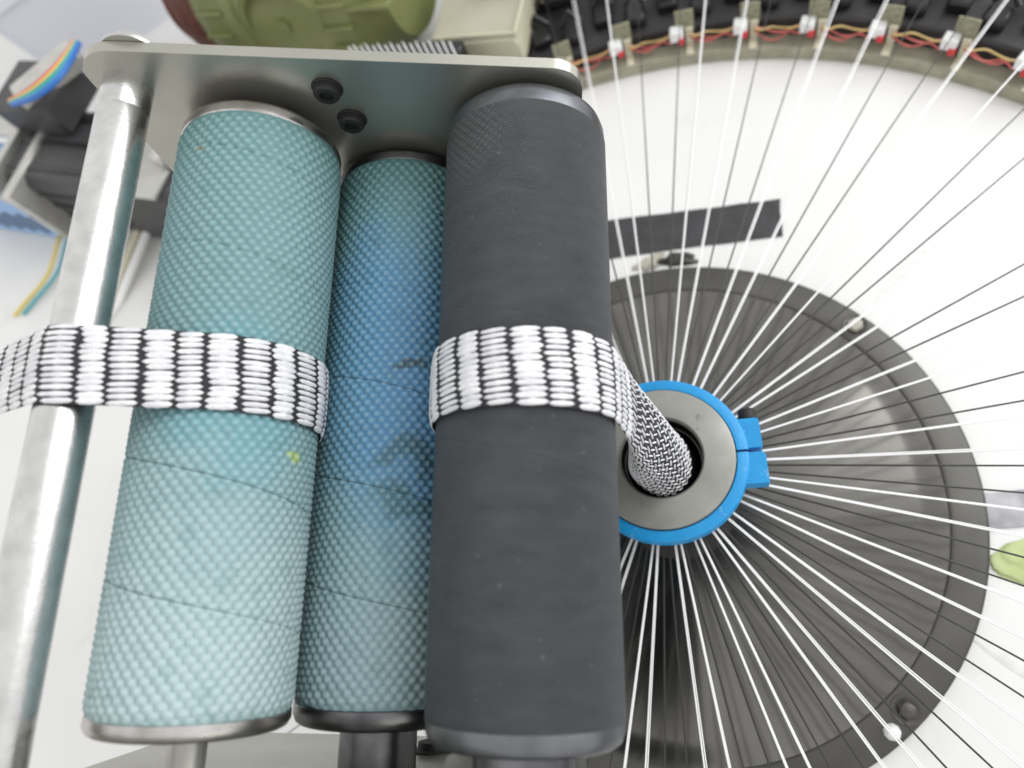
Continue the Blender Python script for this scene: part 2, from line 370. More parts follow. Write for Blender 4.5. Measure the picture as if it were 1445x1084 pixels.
# blue collar with the split between two ears
mb = MB(); g = .032
cp = [(.2135, .562), (.2135, .613), (.2155, .616), (.240, .616), (.2465, .611), (.2475, .604), (.2475, .562), (.2135, .562)]
mb.lathe((0, 0, 0), (0, 0, 1), cp, 110, a0=.012, a1=2 * pi - .018)
mb.build('clamp_collar', M['blue'], fd)
for y0, y1, x1 in ((.0065, .098, .287), (-.098, -.0045, .292)):
    mb = MB(); pl = rounded([(.215, y0), (x1, y0), (x1, y1), (.215, y1)], [0, .006, .012, 0], 4)
    mb.prism(pl, lambda x, y, h: Vector((x, y, h)), .556, .605); mb.prism([(x - .001 if x > .25 else x, y * .97 + .03 * (y0 + y1) / 2) for x, y in pl], lambda x, y, h: Vector((x, y, h)), .6045, .6085)
    mb.build('clamp_ear', M['blue'], fd)
mb = MB(); bc = Vector((.258, .099, .583)); mb.lathe(bc, (0, 1, 0), [(.0003, 0), (.026, 0), (.0265, .002), (.0265, .027), (.024, .031), (.014, .0315), (.0138, .02), (.0002, .02)], 24)
mb.build('clamp_bolt', M['black_bolt'], fd)

# ================================================================== rollers
def studded(name, c, m, phase, parent, r=.186, s0=-.664, s1=.598, seam0=0.):
    """rubber sleeve with a hexagonal lattice of raised studs in true relief"""
    NA = 48; rows = int(round((s1 - s0) / .0145)); sub = 6
    nu = NA * sub; nv = rows * 5
    uu, vv = np.meshgrid(np.arange(nu) / nu, np.linspace(0, 1, nv + 1), indexing='ij')
    x = uu * NA; y = vv * rows + uu * 6.0 + phase
    def cell(x, y):
        j = np.round(y); i = np.round(x - .5 * (j % 2)); return (x - i - .5 * (j % 2)), (y - j)
    best = np.full(x.shape, 9.)
    for dj in (-1, 0, 1):
        j = np.round(y) + dj; off = .5 * (np.mod(j, 2)); i = np.round(x - off)
        dx = (x - i - off) * .0244; dy = (y - j) * .0145
        best = np.minimum(best, np.sqrt(dx * dx + dy * dy))
    hn = np.clip(1 - (best / .0105) ** 2, 0, 1) ** 1.1; h = hn * .0060
    env = np.clip(np.minimum(vv, 1 - vv) * 60, 0, 1)
    # helical butt seam pressed in
    s = s0 + (s1 - s0) * vv; ang = uu * 2 * pi - pi / 2
    w = np.mod(s * 4.2 - ang / (2 * pi) + .64, 1.) - .5
    seam = np.exp(-(w / .010) ** 2) * .0034
    R = r + h * env - seam - (1 - env) * .002
    cx, cd_ = c
    P = np.empty((nu, nv + 1, 3))
    for k in range(3):
        P[..., k] = O[k] + A[k] * s + B[k] * (cx + R * np.cos(ang)) + D[k] * (cd_ + R * np.sin(ang))
    org = np.array(parent['_o'])
    idx = np.arange(nu * (nv + 1)).reshape(nu, nv + 1); n2 = np.roll(idx, -1, axis=0)
    F = np.stack([idx[:, :-1], n2[:, :-1], n2[:, 1:], idx[:, 1:]], -1).reshape(-1, 4)
    me = bpy.data.meshes.new(name)
    me.vertices.add(nu * (nv + 1)); me.vertices.foreach_set('co', (P.reshape(-1, 3) - org).ravel())
    me.loops.add(F.size); me.loops.foreach_set('vertex_index', F.ravel().astype(np.int32))
    me.polygons.add(len(F)); me.polygons.foreach_set('loop_start', np.arange(0, F.size, 4, dtype=np.int32)); me.polygons.foreach_set('loop_total', np.full(len(F), 4, dtype=np.int32))
    me.polygons.foreach_set('use_smooth', np.ones(len(F), dtype=bool)); me.update(calc_edges=True)
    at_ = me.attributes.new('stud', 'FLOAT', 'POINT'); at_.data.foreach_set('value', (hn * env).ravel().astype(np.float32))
    uvl = me.uv_layers.new(name='UVMap'); UV = np.stack([np.broadcast_to(ang, s.shape), s], -1).reshape(-1, 2)[F.ravel()]
    # no jump across the closing column
    q = UV.reshape(-1, 4, 2); jump = (q[..., 0].max(1) - q[..., 0].min(1)) > 3; q[jump, :, 0] = np.where(q[jump, :, 0] < 0, q[jump, :, 0] + 2 * pi, q[jump, :, 0])
    uvl.data.foreach_set('uv', q.ravel()); me.materials.append(m)
    o = bpy.data.objects.new(name, me); COL.objects.link(o); o.parent = parent; return o

def plain_cover(name, c, m, parent, r, s0, s1):
    n, k = 128, 60; prof = [(r - .003, s0), (r, s0 + .004)] + [(r, s0 + .004 + (s1 - s0 - .008) * i / k) for i in range(1, k)] + [(r, s1 - .004), (r - .003, s1)]
    vs = []; fs = []; uv = []
    for (rr, s) in prof:
        for i in range(n + 1):
            a = 2 * pi * i / n - pi / 2; vs.append(asm(c[0] + rr * cos(a), s, c[1] + rr * sin(a)) - Vector(parent['_o'])); uv.append((a, s))
    for j in range(len(prof) - 1):
        for i in range(n): q = j * (n + 1) + i; fs.append((q, q + 1, q + n + 2, q + n + 1))
    me = bpy.data.meshes.new(name); me.from_pydata(vs, [], fs); me.update(); l = me.uv_layers.new(name='UVMap')
    for lp in me.loops: l.data[lp.index].uv = uv[lp.vertex_index]
    for p in me.polygons: p.use_smooth = True
    me.materials.append(m); o = bpy.data.objects.new(name, me); COL.objects.link(o); o.parent = parent; return o

def end_cap(parent, c, s_in, s_out, m, r=.188, shaft=.05):
    mb = MB(); sg = 1 if s_out > s_in else -1; t = abs(s_out - s_in)
    mb.lathe(asm(c[0], s_in, c[1]), A * sg, [(r - .01, -.01), (r, -.002), (r, t * .45), (r - .006, t * .85), (r - .014, t), (r - .035, t), (r - .04, t - .008), (shaft + .03, t - .008), (shaft + .028, t), (shaft - .002, t)], 96)
    return mb.build('end_cap', m, parent)
def shaft(parent, c, s0, s1, r, m):
    mb = MB(); mb.lathe(asm(c[0], s0, c[1]), A, [(.0005, 0), (r, 0), (r, s1 - s0), (.0005, s1 - s0)], 40); return mb.build('shaft', m, parent)

CL, CM, CB = (-.654, 0.), (-.338, -.235), (0., 0.)
rl = thing('roller', 'leftmost roller, pale teal studded rubber with bright steel ends', 'roller', asm(CL[0], -.69, CL[1]), 'pull rollers in the frame')
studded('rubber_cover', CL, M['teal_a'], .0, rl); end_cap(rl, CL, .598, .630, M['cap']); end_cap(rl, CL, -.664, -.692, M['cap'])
shaft(rl, CL, -.80, -.684, .036, M['alu']); shaft(rl, CL, .61, .66, .036, M['steel'])
rm = thing('roller.001', 'recessed middle roller, teal studded rubber with a blue oily stain', 'roller', asm(CM[0], -.7, CM[1]), 'pull rollers in the frame')
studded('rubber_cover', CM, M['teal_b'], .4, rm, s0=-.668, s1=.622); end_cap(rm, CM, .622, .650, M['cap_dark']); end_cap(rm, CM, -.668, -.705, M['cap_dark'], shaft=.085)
shaft(rm, CM, -.80, -.697, .085, M['cap_dark']); shaft(rm, CM, .64, .66, .05, M['cap_dark'])
rb = thing('roller.002', 'dark grey woven rubber roller nearest the forming die', 'roller', asm(0, -.7, 0), 'pull rollers in the frame')
plain_cover('rubber_cover', CB, M['black_rubber'], rb, .190, -.664, .590); end_cap(rb, CB, .590, .640, M['cap_grey']); end_cap(rb, CB, -.664, -.702, M['cap_grey'], shaft=.1)
shaft(rb, CB, -.80, -.694, .098, M['cap_dark']); shaft(rb, CB, .63, .66, .05, M['cap_dark'])

# ================================================================== frame: two end plates, tie rod, bolts
fr = thing('roller_stand', 'grey metal stand with end plates and a polished tie rod holding the rollers', 'machine frame', asm(-.4, -.8, -.5))
top_poly = rounded([(-.968, -.55), (.135, -.55), (.135, .185), (-.968, .318)], [.02, .02, .075, .085], 8)
mb = MB(); mb.prism(top_poly, lambda x, y, h: asm(x, h, y), .660, .686); pl_ = mb.build('end_plate', M['plate'], fr)
bm_poly = rounded([(-.958, -.62), (.12, -.62), (.12, .185), (-.958, .318)], [.02, .02, .075, .085], 8)
mb = MB(); mb.prism(bm_poly, lambda x, y, h: asm(x, h, y), -.826, -.800); mb.build('end_plate', M['plate'], fr)
RC = (-.895, .195)
mb = MB(); mb.lathe(asm(RC[0], 0, RC[1]), A, [(.053, -.80), (.053, .585), (.0525, .587), (.0525, .589), (.053, .591), (.053, .660)], 64); mb.build('tie_rod', M['rod'], fr)
for (b, d) in ((-.443, .163), (-.417, .055)):
    mb = MB(); c = asm(b, .660, d)
    mb.lathe(c, -A, [(.036, -.002), (.036, .001), (.031, .002), (.030, .003), (.030, .018), (.026, .023), (.016, .024), (.015, .012), (.0003, .011)], 28); mb.build('cap_bolt', M['black_bolt'], fr)
mb = MB(); c = asm(-.85, .686, .255); mb.lathe(c, A, [(.0003, .001), (.066, .001), (.066, .008), (.055, .012), (.05, .028), (.035, .036), (.0003, .038)], 28); mb.build('rod_nut', M['steel'], fr)
mb = MB(); c = asm(.02, .686, .05); mb.lathe(c, A, [(.0003, .001), (.05, .001), (.05, .02), (.0003, .022)], 28); mb.build('shaft_end', M['cap_dark'], fr)
for b, d in ((-.25, -.42),):
    mb = MB(); mb.lathe(asm(b, -.8, d), A, [(.05, -.002), (.05, .004), (.036, .006), (.034, .022), (.02, .024), (.0003, .018)], 24); mb.build('cap_bolt', M['black_bolt'], fr)

# ================================================================== braided sleeve
HT = .007                          # half thickness of the flattened braid
circ = [((.391, -.735), 0., 1), (CB, .190 + HT, 1), (CM, .190 + HT, -1), (CL, .190 + HT, 1), (RC, .053 + HT, 1), ((-1.6, -.16), 0., 1)]
segs = []                          # list of (b, d) samples, with normal
pts2, nrm2, reg = [], [], []
def tangent(i):
    (c1, r1, o1), (c2, r2, o2) = circ[i], circ[i + 1]
    dx, dy = c2[0] - c1[0], c2[1] - c1[1]; L = sqrt(dx * dx + dy * dy); al = asin(max(-1, min(1, -(r2 * o2 - r1 * o1) / L)))
    th = atan2(dy, dx) + al; nl = (-sin(th), cos(th))
    return (c1[0] - nl[0] * r1 * o1, c1[1] - nl[1] * r1 * o1), (c2[0] - nl[0] * r2 * o2, c2[1] - nl[1] * r2 * o2), nl
tg = [tangent(i) for i in range(len(circ) - 1)]
step = .004
for i, (p, q, nl) in enumerate(tg):
    n = max(2, int(math.hypot(q[0] - p[0], q[1] - p[1]) / step))
    for k in range(n): t = k / n; pts2.append((p[0] + (q[0] - p[0]) * t, p[1] + (q[1] - p[1]) * t)); nrm2.append((-nl[0], -nl[1])); reg.append(('L', i))
    if i + 1 < len(tg):
        c, r, o = circ[i + 1]; a0 = atan2(q[1] - c[1], q[0] - c[0]); p2 = tg[i + 1][0]; a1 = atan2(p2[1] - c[1], p2[0] - c[0])
        da = (a1 - a0) % (2 * pi) if o > 0 else -((a0 - a1) % (2 * pi)); n = max(2, int(abs(da) * r / step))
        for k in range(n):
            a = a0 + da * k / n; pts2.append((c[0] + r * cos(a), c[1] + r * sin(a))); nrm2.append((o * cos(a), o * sin(a))); reg.append(('C', i + 1))
arc = [0.]
for i in range(1, len(pts2)): arc.append(arc[-1] + math.hypot(pts2[i][0] - pts2[i - 1][0], pts2[i][1] - pts2[i - 1][1]))
NECK = arc[reg.index(('C', 1))]     # arc length where the tube lies on the black roller
def ease(t): t = max(0, min(1, t)); return t * t * (3 - 2 * t)
ARC = np.array(arc); PX = np.array([p[0] for p in pts2]); PD = np.array([p[1] for p in pts2]); NX = np.array([p[0] for p in nrm2]); ND = np.array([p[1] for p in nrm2])
END = arc[-1]
def slv(t, th, lift=0.):
    """point on the sleeve skin: t = arc length, th = angle round the tube (pi/2 = outer face)"""
    t_ = min(max(t, 0), END - 1e-4)
    b, d = np.interp(t_, ARC, PX), np.interp(t_, ARC, PD); nx, nd = np.interp(t_, ARC, NX), np.interp(t_, ARC, ND); l = sqrt(nx * nx + nd * nd); nx /= l; nd /= l
    k = ease(t_ / (NECK + .12)); k2 = ease(t_ / (NECK * 1.02))
    wa = .100 + (.079 - .100) * k; wb = .098 + (HT - .098) * k2 ** .75
    if t_ < NECK: wb *= 1 + .09 * sin(3 * th + 9 * t_) * ease(t_ * 5) * (1 - k2); wa *= 1 + .06 * sin(2 * th + 14 * t_ + 1) * (1 - k2)
    if t_ > NECK + .12: wa *= 1 + .012 * sin(t_ * 9)
    s = -.052 + (.03) * ease(t_ / NECK)
    # flattened tube: even spacing across the width on the flat
    c_, s_ = cos(th), sin(th)
    flat = ease((t_ - NECK * .55) / (NECK * .45))
    x = th / pi if th <= pi else 2 - th / pi
    lin = 1 - 2 * x
    ca = c_ * (1 - flat) + lin * flat
    sgn = 1 if s_ >= 0 else -1
    sa = s_ * (1 - flat) + sgn * (max(0, 1 - abs(ca) ** 3)) ** .5 * flat
    la = wa * ca; lb = wb * sa
    ext = 1 + lift / max(wb, .02) * (1 - flat); lb = lb + lift * flat * sgn * (abs(sa) > .05); 
    if flat < 1: la *= ext; lb = (lb - lift * flat * sgn) * ext + lift * flat * sgn if flat else lb * ext
    return asm(b + nx * lb, s + la, d + nd * lb)

sl = thing('braided_sleeve', 'black and white braided sleeve rising from the die and wound around the rollers', 'braided sleeve', asm(.391, -.05, -.735))
mb = MB(); nr = int(END / .008); n = 36
mb.add([slv(END * i / nr, 2 * pi * k / n) for i in range(nr + 1) for k in range(n)], [(i * n + k, i * n + (k + 1) % n, (i + 1) * n + (k + 1) % n, (i + 1) * n + k) for i in range(nr) for k in range(n)])
mb.build('black_braid', M['core'], sl, angle=80)

def stitch(mb, t0, t1, th0, th1, hw, hh):
    """one white float: a lens-shaped bar lying on the skin from (t0, th0) to (t1, th1)"""
    st = [(.0, .16), (.13, .82), (.5, 1.), (.87, .82), (1., .16)]; ring = []
    for f, w in st:
        t = t0 + (t1 - t0) * f; th = th0 + (th1 - th0) * f
        base = slv(t, th, hh * .1); up = slv(t, th, hh * .1 + .004) - base
        tn = slv(t + .004, th + (th1 - th0) * .004 / max(1e-6, t1 - t0)) - slv(t - .004, th - (th1 - th0) * .004 / max(1e-6, t1 - t0))
        tn.normalize(); up = slv(t, th + 1e-3) - slv(t, th - 1e-3); up = up.cross(tn)
        if up.length < 1e-9: return
        up.normalize()
        if up.dot(base - axis_pt(t)) < 0: up = -up
        side = tn.cross(up); bb = base
        ring.append([bb + side * (hw * w) + up * (-.001), bb + side * (hw * .62 * w) + up * (hh * w * .8), bb + up * (hh * w), bb - side * (hw * .62 * w) + up * (hh * w * .8), bb - side * (hw * w) + up * (-.001)])
    mb.add([p for r in ring for p in r], [(i * 5 + k, i * 5 + k + 1, (i + 1) * 5 + k + 1, (i + 1) * 5 + k) for i in range(4) for k in range(4)] + [(0, 1, 2, 3, 4), (24, 23, 22, 21, 20)])
def axis_pt(t):
    t = min(max(t, 0), END - 1e-4); return asm(np.interp(t, ARC, PX), -.03, np.interp(t, ARC, PD))
ORD = ['first', 'second', 'third', 'fourth', 'fifth', 'sixth', 'seventh', 'eighth', 'ninth', 'tenth'] + [a + b for a, b in zip(['eleven', 'twelf', 'thirteen', 'fourteen', 'fifteen', 'sixteen', 'seventeen', 'eighteen', 'nineteen'], ['th'] * 9)] + ['twentieth'] + ['twenty-' + x for x in ('first', 'second', 'third', 'fourth', 'fifth', 'sixth', 'seventh', 'eighth', 'ninth')]
rngs = random.Random(3)
single = []; rest = MB(); t = .10; row = 0
ROWS = 13
tC3 = arc[reg.index(('C', 3))]; tC2 = arc[reg.index(('C', 2))]; tC1e = arc[len(reg) - 1 - reg[::-1].index(('C', 1))]
while t < END - .03:
    kf = ease((t - .15) / (NECK - .08)); pitch = (.0175 + (.060 - .0175) * kf ** 1.3) * (1 + .10 * sin(row * 2.3 + 1) * kf)
    if t > tC1e + .05 and t < tC3 - .12:
        t += pitch; row += 1; continue
    wide = row % 2 == 0
    per = pi / ROWS; flat = t > NECK * .8
    spans = range(ROWS) if flat else range(-6, 26 - 6)
    for k in spans:
        th = (k + .5 + (.5 if (row % 2 and not flat) else 0)) * per + rngs.uniform(-.02, .02)
        if flat and (th > pi or th < 0): continue
        th = th % (2 * pi)
        L0 = pitch * (.88 if wide else .90) * rngs.uniform(.95, 1.05)
        if not flat: L0 = pitch * 1.02
        off = rngs.uniform(-.045, .045) * pitch
        hw = (.079 * 2 / ROWS / 2) * ((1.22 if wide else 1.0) if flat else .47) * rngs.uniform(.88, 1.10)
        slant = per * (.30 if flat else .55) * (1 if (wide or flat) else -1)
        m_ = MB(); hh = .0022 if flat else .0027
        # across the flat the ends of the floats stagger like a twill
        sk = (k / ROWS - .5) * -.016 * (1 if flat else 0)
        stitch(m_, t + off + sk, t + off + sk + L0, th - slant / 2, th + slant / 2, hw, hh)
        if not m_.v: continue
        if flat and t < END - .34 and len(single) < 300: single.append(m_)
        else: rest.add(m_.v, m_.f)
    t += pitch; row += 1
for m_ in single: m_.build('white_strand', M['strand'], sl, angle=70)
o = rest.build('white_strands', M['strand'], sl, angle=70); o['kind'] = 'stuff'

# ================================================================== yarns
W_AZ = [95.5, 91.8, 80.5, 75.8, 66.1, 61.2, 50.8, 45.5, 34.2, 30.1, 19.4, 14.9, 4.3, -1.1, -11.4, -15.7, -26., -31., -41.5, -45.9, -55.6, -60.1, -70.6, -74.1, -83.8, -88.3, -98.9, -103.1]
for k in range(8, 18): W_AZ += [93.2 + 15 * (k - 7) + 2.1, 93.2 + 15 * (k - 7) - 2.1]
W_AZ = W_AZ[:48]
mids = sorted([(W_AZ[i] + W_AZ[i + 1]) / 2 for i in range(0, 48, 2)], reverse=True)
B_AZ = []
for i, a in enumerate(mids):
    nx_ = mids[(i + 1) % 24] - (0 if i < 23 else 360); c = (a + nx_) / 2; B_AZ += [c + 2.25 + random.uniform(-.25, .25), c - 2.25 + random.uniform(-.25, .25)]
def yarn_end(az):
    a = (az + 180) % 360 - 180
    return (2.62, .27) if -105 < a < 106 else (2.24, .10)
for az in W_AZ:
    r1, z1 = yarn_end(az); p0 = pol(.13, az + random.uniform(-1.5, 1.5), .538 + random.uniform(-.006, .004)); p1 = pol(r1, az, z1)
    t_ = (p1 - p0).normalized(); sd = t_.cross(Vector((0, 0, 1))).normalized(); f = random.choice((-1, 1))
    o = MB(); n = 10; tw = random.uniform(0, 6)
    for sg, rr in ((1, .0026), (-1, .0019)):
        pp = []
        for i in range(n + 1):
            q = i / n; w = .0016 + .0055 * q; pp.append(p0.lerp(p1, q) + (sd * cos(tw * .15 + .5 * q) + Vector((0, 0, 1)) * sin(tw * .15 + .5 * q)) * w * sg)
        o.tube(pp, rr, 7)
    y = o.build('white_yarn', M['yarn_white'], origin=p1); ROOTS.append(y)
    n_ = W_AZ.index(az)
    tag(y, f'{ORD[n_]} white yarn clockwise from the dark grey roller, counting from the top' if n_ < 28 else 'white yarn on the far side of the die, hidden behind the rollers', 'yarn', 'white yarns fanning out from the die')
for az in B_AZ:
    r1, z1 = yarn_end(az); p0 = pol(.13, az + random.uniform(-1.5, 1.5), .534 + random.uniform(-.006, .004)); p1 = pol(r1 - .12, az, z1 - .04)
    o = MB(); o.tube([p0, p0.lerp(p1, .45), p1], [.0034, .0026, .0016], 7)
    y = o.build('black_yarn', M['yarn_black'], origin=p1); ROOTS.append(y)
    vis = [b for b in sorted(B_AZ, reverse=True) if -105 < b < 100]
    tag(y, f'{ORD[vis.index(az)]} thin black yarn clockwise from the dark grey roller, counting from the top' if az in vis else 'thin black yarn on the far side of the die, hidden behind the rollers', 'yarn', 'black yarns fanning out from the die')

# ================================================================== tape, glue, smears on the table
def sheet(name, pts, m, z, h, sub=12, wob=.003, **kw):
    """thin slab with slightly wavy surface from a 4-corner outline (a,b,c,d)"""
    a, b, c, d = [Vector((*p, 0)) for p in pts]; vs = []; n = sub
    for i in range(n + 1):
        for j in range(4):
            u, v = i / n, j / 3; p = a.lerp(b, u).lerp(d.lerp(c, u), v); e = random.uniform(-1, 1) * wob
            if i in (0, n): p += (b - a).normalized() * e * 1.6
            vs.append(p + Vector((0, e if j in (0, 3) else 0, z + h + abs(e) * .6)))
    k = len(vs); vs += [Vector((p.x, p.y, z)) for p in vs]
    fs = []
    for i in range(n):
        for j in range(3): q = i * 4 + j; fs.append((q, q + 4, q + 5, q + 1))
        fs.append((i * 4, i * 4 + 4, k + i * 4 + 4, k + i * 4)); fs.append((i * 4 + 3, i * 4 + 7, k + i * 4 + 7, k + i * 4 + 3))
    for j in range(3): fs.append((j, j + 1, k + j + 1, k + j)); fs.append((n * 4 + j, n * 4 + j + 1, k + n * 4 + j + 1, k + n * 4 + j))
    mb = MB(); mb.add(vs, fs); o = mb.build(name, m, origin=vs[0] * 0 + Vector((a.x, a.y, z))); return o
tp = sheet('tape_strip', [(-.42, 1.125), (.535, 1.085), (.545, 1.262), (-.42, 1.33)], M['tape'], TZ, .006)
tag(tp, 'strip of black tape stuck on the white table behind the disc', 'tape'); ROOTS.append(tp)
def blob(name, cx, cy, rx, ry, h, m, seed, rot=0., pts=22):
    rg = random.Random(seed); mb = MB(); vs = []; n = pts; rings = [(1., 0.), (.9, .55), (.6, .9), (.25, 1.)]
    ph = [rg.uniform(0, 6) for _ in range(5)]
    for f, hh in rings:
        for i in range(n):
            a = 2 * pi * i / n; k = 1 + .16 * sin(3 * a + ph[0]) + .12 * sin(5 * a + ph[1]) + .08 * sin(8 * a + ph[2])
            x, y = rx * f * k * cos(a), ry * f * k * sin(a); vs.append((cx + x * cos(rot) - y * sin(rot), cy + x * sin(rot) + y * cos(rot), TZ + h * hh * (1 + .2 * sin(4 * a + ph[3]))))
    vs.append((cx, cy, TZ + h)); fs = [(j * n + i, j * n + (i + 1) % n, (j + 1) * n + (i + 1) % n, (j + 1) * n + i) for j in range(3) for i in range(n)] + [(3 * n + i, 3 * n + (i + 1) % n, 4 * n) for i in range(n)]
    mb.add(vs, fs); return mb.build(name, m, origin=(cx, cy, TZ))
g1 = blob('glue_patch', -.02, 1.06, .07, .035, .012, M['glue'], 2, .3); tag(g1, 'yellowish lump of dried glue between the tape and the disc', 'glue'); ROOTS.append(g1)
g2 = blob('putty_mound', .10, 1.052, .085, .034, .02, M['disc_rim'], 5, -.1); tag(g2, 'dark grey mound of putty between the tape and the disc edge', 'putty'); ROOTS.append(g2)
g3 = blob('dirt_smear', .93, .83, .17, .022, .0012, M['smear'], 9, .72); tag(g3, 'faint grey smear on the table beyond the glued bolt', 'smear'); ROOTS.append(g3)
g4 = blob('dirt_smear', .98, -.60, .20, .018, .0012, M['smear'], 12, -.75); tag(g4, 'faint grey streak on the table near the chipped bolt', 'smear'); ROOTS.append(g4)

# ================================================================== carrier ring
cr = thing('carrier_track', 'black curved carrier track with a beige inner rim behind the table centre', 'machine track', pol(2.3, 70, TZ))
a0, a1 = radians(-115), radians(106)
mb = MB(); mb.lathe((0, 0, 0), (0, 0, 1), [(2.125, TZ), (2.125, .012), (2.13, .018), (2.215, .018)], 150, ref=(1, 0, 0), a0=a0, a1=a1); mb.build('beige_rim', M['ring_beige'], cr)
mb = MB(); mb.lathe((0, 0, 0), (0, 0, 1), [(2.205, .0), (2.205, .105), (2.215, .115), (3.3, .13), (3.3, TZ)], 150, ref=(1, 0, 0), a0=a0, a1=a1); mb.build('track_body', M['ring_black'], cr)
# shiny black guide lugs along the track edge
def ring_axes(az): a = radians(az); return Vector((-sin(a), cos(a), 0)), Vector((cos(a), sin(a), 0)), Vector((0, 0, 1))
lug = MB()
lug_me = None
for k in range(22):
    az = 104 - 3.75 * k
    T_, R_, Z_ = ring_axes(az); mb = MB(); c = pol(2.30 + .05 * (k % 2), az, .118)
    mb.box(c + Z_ * .02, (.045, .05, .03), (T_, R_, Z_), .012); mb.tube([c - T_ * .05 + R_ * .07 + Z_ * .03, c + R_ * .1 + Z_ * .075, c + T_ * .05 + R_ * .07 + Z_ * .03], .014, 8)
    mb.build('guide_lug', M['black_plastic'], cr)
AZS = [98.6 - 7.5 * k for k in range(8)]
for i, az in enumerate(AZS):
    T_, R_, Z_ = ring_axes(az); c = pol(2.17, az, .018)
    sb = thing('sensor_board', f'cream sensor tab with white connector, {ORD[i]} to the right of the ivory box', 'sensor', c, 'sensor tabs along the carrier track')
    tb = T_ * -1
    mb = MB(); mb.box(c + Z_ * .006 + tb * .03, (.017, .048, .006), (tb, R_, Z_), .003); mb.box(c + R_ * .018 + Z_ * .055 + tb * .03, (.017, .006, .05), (tb, R_, Z_), .003); mb.build('tab', M['cream'], sb)
    mb = MB(); mb.box(c + R_ * .03 + Z_ * .135 + tb * .012, (.042, .005, .055), (tb, R_, Z_), .002); mb.build('circuit_board', M['pcb'], sb)
    mb = MB(); q = c + R_ * .005 + Z_ * .085 - tb * .026; mb.box(q, (.030, .026, .028), (tb, R_, Z_), .005); mb.build('connector', M['white_plastic'], sb)
    mb = MB(); mb.box(q - Z_ * .022 - R_ * .024 + tb * .020, (.014, .014, .013), (tb, R_, Z_), .003); mb.build('plug', M['red'], sb)
    az2 = az + 7.5
    wr = thing('wire_loom', f'red and yellow wires meeting the {ORD[i]} sensor tab right of the ivory box', 'wire', pol(2.16, az + 3.7, .06), 'wire pairs between the sensor tabs')
    for nm, mk, dz, rr in (('red_wire', 'red_wire', -.006, 2.165), ('red_wire', 'red_wire', .004, 2.172), ('yellow_wire', 'yellow_wire', .014, 2.178)):
        pp = []
        e = random.uniform(.15, 1.0) if nm == 'red_wire' else random.uniform(.0, .6)
        for j in range(13):
            f = j / 12; a_ = az + 1.3 + (7.5 - 2.2) * f; pp.append(pol(rr + .012 * sin(f * 9 + dz * 200), a_, .085 + dz - .045 * e * sin(pi * f ** 1.4) + .004 * sin(f * 14 + dz * 300)))
        mb = MB(); mb.tube(pp, .0048, 7); mb.build(nm, M[mk], wr)
# bobbin carriers: black spool, blue flange, white package
CAZ = [101.5, 97.2, 92.2, 85.4, 79.5, 72, 64.5, 57, 49.5]
CLAB = ['bobbin carrier with a white package right beside the ivory box', 'second bobbin carrier from the ivory box, showing a white package', 'third bobbin carrier from the ivory box, blue flange at the photo edge']
for i, az in enumerate(CAZ):
    T_, R_, Z_ = ring_axes(az); c = pol(2.62, az, .13)
    lab = CLAB[i] if i < 3 else None
    cb = thing('bobbin_carrier', lab or f'black bobbin carrier on the track, {ORD[i]} to the right of the ivory box', 'bobbin carrier', c, 'bobbin carriers on the track')
    ax = (Z_ * .88 - R_ * .1 + T_ * .15).normalized()
    mb = MB(); mb.box(c + Z_ * .03, (.085, .10, .03), (T_, R_, Z_), .015); mb.build('base', M['ring_black'], cb)
    mb = MB(); mb.lathe(c + Z_ * .06, ax, [(.06, 0), (.062, .005), (.062, .05), (.03, .055), (.03, .34)], 28); mb.build('spindle', M['black_plastic'], cb)
    mb = MB(); mb.lathe(c + Z_ * .06, ax, [(.03, .055), (.082, .057), (.085, .066), (.082, .075), (.03, .077)], 32); mb.build('flange', M['blue_plastic'] if i < 3 else M['black_plastic'], cb)
    mb = MB(); mb.lathe(c + Z_ * .06, ax, [(.03, .078), (.066, .08), (.07, .1), (.07, .28), (.06, .3), (.03, .302)], 32); mb.build('thread_package', M['white_plastic'] if i in (0, 2) else M['black_plastic'], cb)
    mb = MB(); pp = [c + R_ * -.11 + Z_ * .06, c + R_ * -.12 + Z_ * .13, c + R_ * -.10 + Z_ * .15 + T_ * .05, c + R_ * -.10 + Z_ * .06 + T_ * .08]; mb.tube(pp, .009, 8); mb.build('yarn_guide', M['steel'] if i < 3 else M['black_plastic'], cb)

# ================================================================== background machinery at the top
# ivory box
T_, R_, Z_ = Vector((.975, -.22, 0)), Vector((.22, .975, 0)), Vector((0, 0, 1))
ib = thing('control_box', 'ivory metal box with a grey beige lid behind the end plate', 'box', (-.62, 2.45, .125))
c = Vector((-.665, 2.47, .125))
mb = MB(); mb.box(c + Z_ * .085, (.215, .25, .085), (T_, R_, Z_), .008); mb.build('box_body', M['ivory'], ib)
mb = MB(); mb.box(c + Z_ * .176 + R_ * .02, (.222, .262, .0055), (T_, R_, Z_), .003); mb.build('lid', M['ivory_top'], ib)
mb = MB(); mb.box(c + Z_ * .188 + T_ * .214 + R_ * .02, (.005, .262, .012), (T_, R_, Z_), .002); mb.box(c + Z_ * .188 - R_ * .236, (.218, .005, .012), (T_, R_, Z_), .002); mb.build('lid_lip', M['ivory'], ib)
